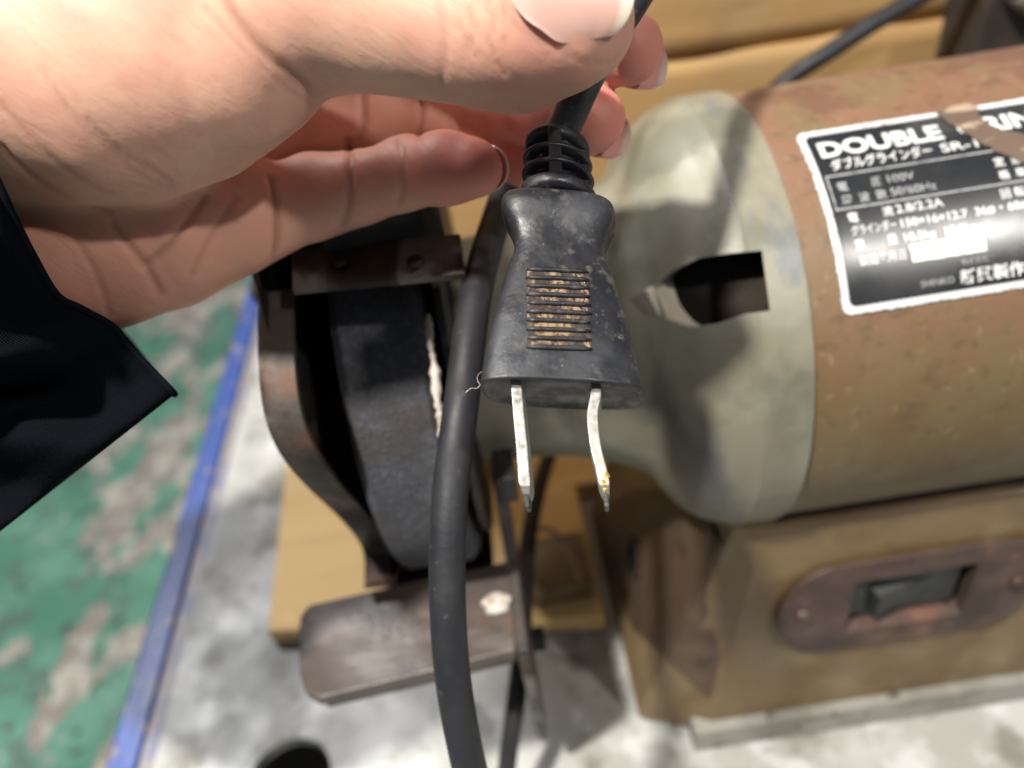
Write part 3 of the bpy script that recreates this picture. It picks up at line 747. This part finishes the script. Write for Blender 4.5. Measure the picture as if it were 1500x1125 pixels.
for k in range(10):
    s = s0+(s1-s0)*k/9
    wj = rng.normal(0, .08, 2)
    hd = depth_at(s); hw_ = float(np.interp(s, [p[0] for p in bprof], [p[1] for p in bprof]))
    pts = []
    for u in np.linspace(-4.9+wj[0], 4.9+wj[1], 9):
        cs_ = (abs(u)/hw_)**(1/.66); y = hd*max(0, 1-cs_**2)**(.26)
        pts.append(L((u-.2)*mm, (s-.02*u)*mm, (y+.16)*mm))
    v, f = tube_v(pts, lambda t: .00040*(1-abs(2*t-1)**8*.5), 10); fix(obj('grip_rib', v, f, M['rubber'], pb))
# strain relief: a core, slotted rings and a bar down the front
def oval_ring(s, rw, rd): return [L(rw*mm*math.cos(a), s*mm, rd*mm*math.sin(a)) for a in np.linspace(0, 2*math.pi, 56, endpoint=False)]
SR = thing('x', None, None) if False else None
v, f = loft([oval_ring(s, a, b) for s, a, b in ((-13.5, 3.4, 3.2), (-6, 3.8, 3.6), (0.2, 4.2, 4.0))]); core = fix(obj('strain_relief', v, f, M['rubber'], pcd, True, 50))
for s, rw, th in ((-12.4, 5.7, 1.9), (-8.8, 6.1, .85), (-5.6, 6.3, .85), (-1.8, 6.6, 2.2)):
    rd = rw*.92; h = th/2
    pr = [(-h, rw-1.9), (-h, rw-.45), (-h*.6, rw-.1), (0, rw), (h*.6, rw-.1), (h, rw-.45), (h, rw-1.9)]
    if th > 1.2: pr[0] = (-h, 3.0); pr[-1] = (h, 3.0)
    v, f = loft([oval_ring(s+a, b, b*.92) for a, b in pr]+[oval_ring(s-h, pr[0][1], pr[0][1]*.92)], True, False)
    fix(obj('relief_ring', v, f, M['rubber'], core, True, 60))
bx = []
for sgn in (1, -1):
    box('relief_bar', L(-.2*mm, -6.9*mm, sgn*4.45*mm), (.0023, .0112, .0018), M['rubber'], core, (Wd, AX, Nn), .0003)
    box('relief_bar', L(sgn*4.8*mm, -6.9*mm, 0), (.0018, .0112, .0021), M['rubber'], core, (Wd, AX, Nn), .0003)
# cord from the relief up between thumb and finger and out of the frame
cpts = [L(0, .002, 0), L(.0000, -.012, 0), P(838, 158, .1320), P(862, 105, .1275), P(892, 50, .1270), P(925, 0, .1290), P(962, -60, .135), P(1010, -160, .15), P(1080, -330, .18)]
tube('cord', cpts, .0031, M['rubber'], pcd, 24)
# blades
def blade(pl, name='blade', cut=None):
    th_, wd = .00160, .0062
    c = catmull([np.array(p, float) for p in pl], 6); rings = []
    for k, p in enumerate(c):
        t = k/(len(c)-1); e = 1 if t < .93 else 1-.30*(t-.93)/.07; e2 = 1 if t < .9 else 1-.45*(t-.9)/.1
        w, s, dpt = p
        rings.append([L((w+x*th_*.5*e2/mm)*mm, s*mm, (dpt)*mm+y*wd*.5*e) for x, y in ((-1, -1), (1, -1), (1, 1), (-1, 1))])
    v, f = loft(rings); o = fix(obj(name, v, f, M['blade'], pcd, True, 30)); bev(o, .00015, 2)
    return o, c, rings
def w_at(px, py, s):
    """plug-frame width where a pixel's ray meets the blades' mid plane at length s"""
    A = np.array([Wd, AX, Nn]).T; r = ray(px, py); o_ = np.linalg.solve(A, CAM-PO); dd = np.linalg.solve(A, r)
    t = (.0031-o_[2])/dd[2]; q = o_+dd*t; return q[0]/mm, q[1]/mm
bl = []
for pts in (((754, 545), (757, 575), (760, 610), (764, 650), (767, 690), (770, 722)), ((872, 545), (873, 575), (868, 608), (872, 650), (881, 688), (888, 722))):
    q = [w_at(a, b, 0) for a, b in pts]
    q = [(q[0][0], 31.5)]+[t for t in q if t[1] > 34.5]
    bl.append([(w, s, 0) for w, s in q])
for k, pl in enumerate(bl):
    o, c, rings = blade(pl)
    # burnt bevelled tip
    e = rings[-1]; n2 = [p*.75+np.mean(e, 0)*.25+AX*.0017 for p in e]
    v, f = loft([[p*.97+np.mean(e, 0)*.03 for p in e], n2]); bev(fix(obj('blade_tip', v, f, M['blade_tip'], o, True, 30)), .0002)
    if k == 1:
        o['label'] = 'bent blade with a molten brass spot near its tip'
        for q in range(7):
            t = rings[-2-int(rng.integers(0, 2))]; cpt = (t[2]+t[3])/2+Wd*rng.normal(0, .00035)-AX*abs(rng.normal(0, .0006))-Nn*.00012
            rr = rng.uniform(.00028, .00050)
            rg = [[cpt+rr*(math.cos(p_)*AX*1.0+math.sin(p_)*math.cos(a)*Wd*rng.uniform(.8, 1.2)+math.sin(p_)*math.sin(a)*Nn) for a in np.linspace(0, 2*math.pi, 10, endpoint=False)] for p_ in (.2, .8, 1.5, 2.3, 2.95)]
            v, f = loft(rg); fix(obj('brass_bead', v, f, M['brass'], o))
tube('lint', [P(*q) for q in ((712, 548, .119), (705, 545, .1188), (699, 553, .1185), (703, 563, .1185), (708, 556, .1187), (700, 568, .1185), (690, 569, .118), (682, 575, .118))], .00006, M['white_chip'], pcd, 6)

# ------------------------------------------------------------------ the hand
VX = .00075
lo = np.array([-.165, -.004, .092]); hi = np.array([.040, .115, .215])
nx, ny, nz = [int(math.ceil((b-a)/VX))+1 for a, b in zip(lo, hi)]
X = (lo[0]+VX*np.arange(nx, dtype=np.float32))[:, None, None]
Y = (lo[1]+VX*np.arange(ny, dtype=np.float32))[None, :, None]
Z = (lo[2]+VX*np.arange(nz, dtype=np.float32))[None, None, :]
def cone(a, b, ra, rb, flat=1.0):
    ab = b-a; L2 = float(ab@ab)
    px, py, pz = X-a[0], Y-a[1], Z-a[2]
    t = np.clip((px*ab[0]+py*ab[1]+pz*ab[2])/L2, 0, 1)
    dx, dy, dz = px-t*ab[0], py-t*ab[1], (pz-t*ab[2])*flat
    return np.sqrt(dx*dx+dy*dy+dz*dz)-(ra+(rb-ra)*t)
def smin(a, b, k):
    h = np.maximum(k-np.abs(a-b), 0)/k
    return np.minimum(a, b)-h*h*k*.25
def chain(pts, k=.004):
    d = None
    for (p, r), (q, s) in zip(pts[:-1], pts[1:]):
        c = cone(p, q, r, s); d = c if d is None else smin(d, c, k)
    return d
def J(px, py, d, r):
    d2 = d if d < .141 else .141+(d-.141)*.60       # fingers lie in a shallow fan
    return (cs(px, py, d2), r*mm*d2/d)
# fingers, index to little
fing = {
 'index': [J(250, 20, .180, 10.5), J(620, 18, .178, 9.2), J(775, 58, .156, 7.9), J(850, 66, .1455, 7.2), J(918, 72, .1405, 6.5)],
 'middle': [J(250, 120, .182, 10.5), J(600, 112, .186, 9.2), J(745, 150, .166, 8.0), J(815, 166, .154, 7.3), J(866, 176, .1475, 6.6)],
 'ring': [J(260, 230, .176, 10.5), J(400, 205, .184, 9.4), J(560, 176, .188, 8.2), J(655, 186, .182, 7.6), J(722, 210, .176, 7.2), J(775, 232, .170, 6.4)],
 'little': [J(270, 330, .162, 10.5), J(385, 309, .168, 9.1), J(465, 288, .170, 8.6), J(520, 276, .168, 7.6), J(600, 254, .160, 6.9), J(650, 248, .153, 6.6), J(692, 247, .148, 5.9)],
}
palm = chain([J(-420, 330, .175, 24), J(-60, 250, .172, 23), J(180, 150, .176, 17), J(300, 70, .182, 14)], .01)
palm = smin(palm, chain([J(-100, 260, .172, 22), J(150, 260, .172, 18), J(300, 190, .178, 13)], .01), .012)
palm = smin(palm, chain([J(-60, 330, .168, 20), J(150, 342, .162, 17.6), J(265, 330, .163, 12.8), J(345, 318, .166, 10.8)], .01), .012)
fl_ = {}
for n_, c in fing.items(): fl_[n_] = chain(c, .003)
fings = None
for n_, d_ in fl_.items():
    fings = d_ if fings is None else smin(fings, d_, .0006)
field = smin(palm, fings, .005)
thumb = chain([J(-420, 140, .160, 30), J(-120, 60, .142, 26), J(60, 75, .131, 23.0), J(215, 92, .127, 19.0), J(350, 102, .124, 12.0)], .012)
thumb = smin(thumb, chain([J(60, 20, .133, 20), J(300, -10, .126, 17.5), J(400, 20, .122, 12.5)], .008), .006)
tdist = chain([J(400, -26, .123, 15.0), J(480, -4, .121, 13.2), J(590, 12, .1195, 11.8), J(700, 28, .1165, 11.6), J(775, 34, .1145, 11.0), J(834, 30, .1125, 9.2)], .005)
thumb = smin(thumb, tdist, .0022)
hand = smin(field, thumb, .0035)
group_id = np.argmin(np.stack([field.ravel(), thumb.ravel()])[:, ::1], 0).reshape(hand.shape) if False else None
def surface_nets(f):
    s = f < 0
    c = np.zeros(tuple(k-1 for k in f.shape), np.int8)
    sl = lambda i, n: slice(i, n-1+i)
    acc = np.zeros(c.shape, np.int8)
    for i in (0, 1):
        for j in (0, 1):
            for k in (0, 1): acc += s[sl(i, f.shape[0]), sl(j, f.shape[1]), sl(k, f.shape[2])]
    act = (acc > 0) & (acc < 8); idx = np.argwhere(act); ids = -np.ones(act.shape, np.int64); ids[act] = np.arange(len(idx))
    pos = np.zeros((len(idx), 3)); cnt = np.zeros(len(idx))
    cor = [(i, j, k) for i in (0, 1) for j in (0, 1) for k in (0, 1)]
    for a in cor:
        for ax in range(3):
            if a[ax]: continue
            b = list(a); b[ax] = 1
            fa = f[idx[:, 0]+a[0], idx[:, 1]+a[1], idx[:, 2]+a[2]]; fb = f[idx[:, 0]+b[0], idx[:, 1]+b[1], idx[:, 2]+b[2]]
            cr = (fa < 0) != (fb < 0); t = np.where(cr, fa/np.where(fa-fb == 0, 1, fa-fb), 0)
            p = np.tile(np.array(a, float), (len(idx), 1)); p[:, ax] = t
            pos[cr] += p[cr]; cnt[cr] += 1
    pos = idx+pos/np.maximum(cnt, 1)[:, None]
    faces = []
    for ax in range(3):
        u, v_ = (ax+1) % 3, (ax+2) % 3
        n0 = [slice(1, -1)]*3; n0[ax] = slice(0, -1); n1 = list(n0); n1[ax] = slice(1, None)
        a, b = s[tuple(n0)], s[tuple(n1)]; e = np.argwhere(a != b); flip = a[tuple(e.T)]
        g0 = e.copy(); g0[:, u] += 1; g0[:, v_] += 1
        q = []
        for du, dv in ((-1, -1), (0, -1), (0, 0), (-1, 0)):
            w = g0.copy(); w[:, u] += du; w[:, v_] += dv; q.append(ids[tuple(w.T)])
        q = np.stack(q, 1); q[~flip] = q[~flip][:, ::-1]; faces.append(q)
    return pos, np.concatenate(faces)
pos, faces = surface_nets(hand)
vc = lo+pos*VX
# light smoothing along mesh edges
ed = np.concatenate([faces[:, [0, 1]], faces[:, [1, 2]], faces[:, [2, 3]], faces[:, [3, 0]]])
deg = np.bincount(ed.ravel(), minlength=len(vc)).astype(float)
def lap(p):
    o = np.zeros_like(p)
    for k in range(3):
        o[:, k] = np.bincount(ed[:, 0], p[ed[:, 1], k], len(p))+np.bincount(ed[:, 1], p[ed[:, 0], k], len(p))
    return o/deg[:, None]
for _ in range(2): vc = vc+.5*(lap(vc)-vc)
# normals
def normals(p):
    nn = np.cross(p[faces[:, 2]]-p[faces[:, 0]], p[faces[:, 3]]-p[faces[:, 1]]); o = np.zeros_like(p)
    for c in range(4):
        for k in range(3): o[:, k] += np.bincount(faces[:, c], nn[:, k], len(p))
    return o/np.maximum(np.linalg.norm(o, axis=1), 1e-12)[:, None]
N_ = normals(vc)
if (N_[:, 2]*(vc[:, 2]-vc[:, 2].mean())).mean() < 0: N_ = -N_; faces = faces[:, ::-1]
Xs = vc[:, 0]/vc[:, 2]*F+750; Ys = -vc[:, 1]/vc[:, 2]*F+562.5
front = np.clip(-N_[:, 2]*2+.3, 0, 1)
def pdist(poly):
    d = np.full(len(vc), 1e9)
    for (x0, y0), (x1, y1) in zip(poly[:-1], poly[1:]):
        dx, dy = x1-x0, y1-y0; t = np.clip(((Xs-x0)*dx+(Ys-y0)*dy)/(dx*dx+dy*dy), 0, 1)
        d = np.minimum(d, np.hypot(Xs-x0-t*dx, Ys-y0-t*dy))
    return d
# creases: pixel polyline, width px, depth mm, nearest and farthest distance from the camera
creases = [
 ([(792, 0), (800, 34), (820, 70), (856, 90), (905, 88), (930, 66)], 5, .2, .09, .125),
 ([(318, -30), (352, 30), (392, 80), (430, 112), (470, 140), (492, 150)], 9, 1.0, .09, .135),
 ([(300, 10), (345, 60), (400, 110), (450, 150)], 5, .35, .09, .135),
 ([(396, 262), (404, 300), (406, 350), (400, 392)], 6, 1.1, .140, .20),
 ([(510, 205), (514, 240), (512, 290), (505, 335)], 6, 1.0, .140, .20),
 ([(584, 205), (590, 240), (590, 270), (584, 300)], 5, .5, .140, .18),
 ([(530, 130), (533, 170), (528, 206)], 6, .9, .145, .20),
 ([(612, 130), (618, 170), (612, 200)], 6, .7, .145, .20),
 ([(165, 330), (210, 385), (235, 430)], 7, .7, .135, .20),
 ([(210, 390), (255, 350), (300, 290)], 7, .8, .135, .20),
 ([(280, 400), (300, 360), (345, 290)], 6, .5, .135, .20),
 ([(110, 350), (140, 400), (160, 460)], 5, .4, .135, .20),
 ([(60, 100), (110, 170), (160, 215), (215, 262), (300, 285)], 5, .35, .09, .14),
 ([(0, 150), (60, 215), (120, 262), (190, 300)], 6, .5, .09, .14),
 ([(0, 215), (50, 262), (100, 290), (160, 312)], 6, .6, .09, .14),
 ([(130, 175), (180, 225), (240, 262), (270, 285)], 5, .45, .09, .14),
 ([(686, 10), (694, 40), (690, 66), (698, 84)], 4, .45, .09, .125),
 ([(712, 0), (722, 36), (716, 60), (728, 90), (740, 110)], 4, .45, .09, .125),
 ([(670, 30), (682, 58), (680, 84)], 3.5, .35, .09, .125),
 ([(738, 10), (742, 44), (736, 66)], 3.5, .35, .09, .125),
 ([(640, 0), (652, 60), (648, 120)], 7, .35, .09, .125),
]
redden = np.zeros(len(vc))
disp = np.zeros(len(vc))
for poly, w, dp, z0_, z1_ in creases:
    poly = [tuple(q[:2]) for q in catmull([np.array((a, b, 0.)) for a, b in poly], 5)]
    d_ = pdist(poly); w = w*.8; m_ = np.exp(-(d_/w)**2)*front*((vc[:, 2] > (z0_ if z0_ < .1 else z0_-.004)) & (vc[:, 2] < z1_))
    rim = np.exp(-((d_-2.2*w)/(1.2*w))**2)*front*((vc[:, 2] > (z0_ if z0_ < .1 else z0_-.004)) & (vc[:, 2] < z1_))
    disp += -(.5 if z0_ < .1 and dp < 1 else .7)*dp*mm*m_+.04*dp*mm*rim; redden = np.maximum(redden, m_*min(1, dp))
# low soft unevenness
disp += .00035*np.sin(vc[:, 0]*310+vc[:, 1]*180)*np.sin(vc[:, 1]*260+vc[:, 2]*340)
vc = vc+N_*disp[:, None]
person = thing('person', "left hand in a black sleeve pinching the plug's cord between thumb and forefinger", 'person', tuple(P(150, 200, .15)))
hw3 = c2w(vc)
ho = obj('hand', hw3, faces, M['skin'], person)
# skin tone attribute: palm side, finger tips, crease lines
def nearest_val(vol): 
    ii = np.clip(np.round(pos).astype(int), 0, np.array(vol.shape)-1); return vol[ii[:, 0], ii[:, 1], ii[:, 2]]
palmside = np.clip((nearest_val(thumb)-nearest_val(field))/.004+.5, 0, 1)*.60
tips = np.zeros(len(vc))
for c, r, s in ((cs(925, 72, .1405), .012, .9), (J(872, 176, .1475, 1)[0], .012, .9), (J(700, 247, .148, 1)[0], .012, .75), (J(770, 226, .156, 1)[0], .012, .9), (cs(800, 95, .110), .011, .35), (cs(120, 400, .145), .03, .15)):
    tips = np.maximum(tips, s*np.exp(-(np.linalg.norm(vc-c, axis=1)/r)**2))
ga_ = ho.data.attributes.new('grain', 'FLOAT_VECTOR', 'POINT')
_c, _s = math.cos(math.radians(-42)), math.sin(math.radians(-42))
ga_.data.foreach_set('vector', np.stack([vc[:, 0]*_c+vc[:, 1]*_s, -vc[:, 0]*_s+vc[:, 1]*_c, vc[:, 2]], 1).astype(np.float32).ravel())
ca = ho.data.color_attributes.new('flush', 'FLOAT_COLOR', 'POINT')
ca.data.foreach_set('color', np.stack([palmside, tips, np.clip(redden*.6, 0, 1), np.ones(len(vc))], 1).astype(np.float32).ravel())

def nail(center, along, normal, rad, length, width_ang, over, label=None, rim_=False, grow=0.):
    """curved plate on a finger tip; centre is the tip joint, along points past the tip"""
    along = along/np.linalg.norm(along); normal = normal-along*(normal@along); normal /= np.linalg.norm(normal); side = np.cross(along, normal)
    nu, nv = 26, 22; v, tipv = [], []
    for layer in (0, 1):
        for i in range(nu):
            t = i/(nu-1)
            for j in range(nv):
                q = 2*j/(nv-1)-1
                # rounded free end and cuticle end
                tt = (t*2-1)
                ln = math.copysign(abs(tt), tt)*(1-.20*q*q-(.10*q**4)) if tt > 0 else tt*math.sqrt(1-.80*q*q)
                a = q*width_ang*(1-.24*max(0, -tt)**2.2 if tt < 0 else 1-.10*tt)
                r = rad*(1-.10*max(0, tt)**2)*(1+grow*max(0, .75-t))-(.00035 if layer else 0)
                p = center+along*(over+ln*length/2)+normal*(r*math.cos(a)-.00045*max(0, tt)**2*0)+side*(r*math.sin(a))
                v.append(p); tipv.append(max(t-.04*q*q, .93*abs(q)**4 if rim_ else 0))
    f = []
    o0 = nu*nv
    for i in range(nu-1):
        for j in range(nv-1):
            a = i*nv+j; f.append((a, a+1, a+nv+1, a+nv)); f.append((a+o0, a+nv+o0, a+nv+1+o0, a+1+o0))
    for i in range(nu-1):
        for j in (0, nv-1): a = i*nv+j; f.append((a, a+nv, a+nv+o0, a+o0))
    for j in range(nv-1):
        for i in (0, nu-1): a = i*nv+j; f.append((a, a+1, a+1+o0, a+o0))
    o = fix(obj('fingernail', v, f, M['nail'], person, True, 50, label))
    c = o.data.color_attributes.new('tip', 'FLOAT_COLOR', 'POINT')
    c.data.foreach_set('color', np.array([[t, t, t, 1] for t in tipv], np.float32).ravel())
    return o
def J3(px, py, d): return c2w(J(px, py, d, 1)[0])
nail(P(834, 30, .1125), camvec(1, .0, .02), camvec(.0, .0, -1), .0096, .0172, .72, -.0006, 'broad shiny thumbnail', False, .19)
nail(J3(918, 72, .1405), camvec(1, -.18, .02), camvec(.10, -.10, 1), .0066, .0120, .90, .0028)
nail(J3(866, 176, .1475), camvec(1, -.30, -.02), camvec(.10, -.14, 1), .0064, .0115, .90, .0026)
nail(J3(775, 232, .170), camvec(1, -.25, -.45), camvec(.4, -.1, .9), .0060, .0110, .90, .0024)
nail(J3(692, 247, .148), camvec(.72, -.06, -.62), camvec(.80, .10, .50), .0058, .0104, 1.0, -.0006, None, True)

# ------------------------------------------------------------------ sleeve
op = [(-60, 150, .112), (-5, 262, .1135), (18, 312, .116), (48, 372, .120), (84, 432, .126), (120, 452, .131), (166, 478, .136), (186, 503, .138), (222, 541, .140), (256, 577, .142),
      (236, 560, .160), (190, 500, .185), (120, 420, .205), (0, 300, .21), (-120, 150, .205), (-180, 20, .18), (-160, -40, .15), (-120, 60, .122)]
op = catmull([P(*q) for q in op]+[P(*op[0])], 8)[:-1]
opx = [((lambda c: ((c@RT)/(c@FW)*F+750, -(c@UP)/(c@FW)*F+562.5, c@FW))(p-CAM)) for p in op]
rows = []
ns = 60
for i in range(ns):
    t = i/(ns-1); row = []
    for j, p in enumerate(op):
        x, y, d_ = opx[j]
        # direction of the sleeve: lower-left, away from the opening
        tx, ty = x-560*t, y+ (440 if y > 400 else 300+140*max(0, min(1, (y-150)/250)))*t
        fold = .0024*math.sin(14*t+j*.22)+.0016*math.sin(31*t*(1+.1*math.sin(j*.1))+j*.11+2)
        fold *= min(1, t*6); fold -= .0007 if t < .045 else 0
        q = P(tx, ty, d_+fold*1.2-.004*math.sin(math.pi*min(1, t*3))*(1 if d_ < .15 else -1))
        row.append(q)
    rows.append(row)
v, f = loft(rows, True, False)
sl = fix(obj('sleeve', v, f, M['cloth'], person, True, None))
uv = sl.data.uv_layers.new(name='UVMap'); nj = len(op)
for lp in sl.data.loops: vi = lp.vertex_index; uv.data[lp.index].uv = ((vi//nj)/ns, (vi % nj)/nj*.6)
s_ = sl.modifiers.new('t', 'SOLIDIFY'); s_.thickness = .0012; s_.offset = -1
# double hem stitched along the opening
hem = []
v, f = tube_v([rows[0][j % nj]*.985+rows[1][j % nj]*.015 for j in range(nj+1)], .0006, 8)
fix(obj('hem', v, f, M['cloth'], sl))
for o_ in list(bpy.data.objects):
    if o_.type == 'MESH' and o_.parent is None and o_.name == 'cutter': bpy.data.objects.remove(o_)
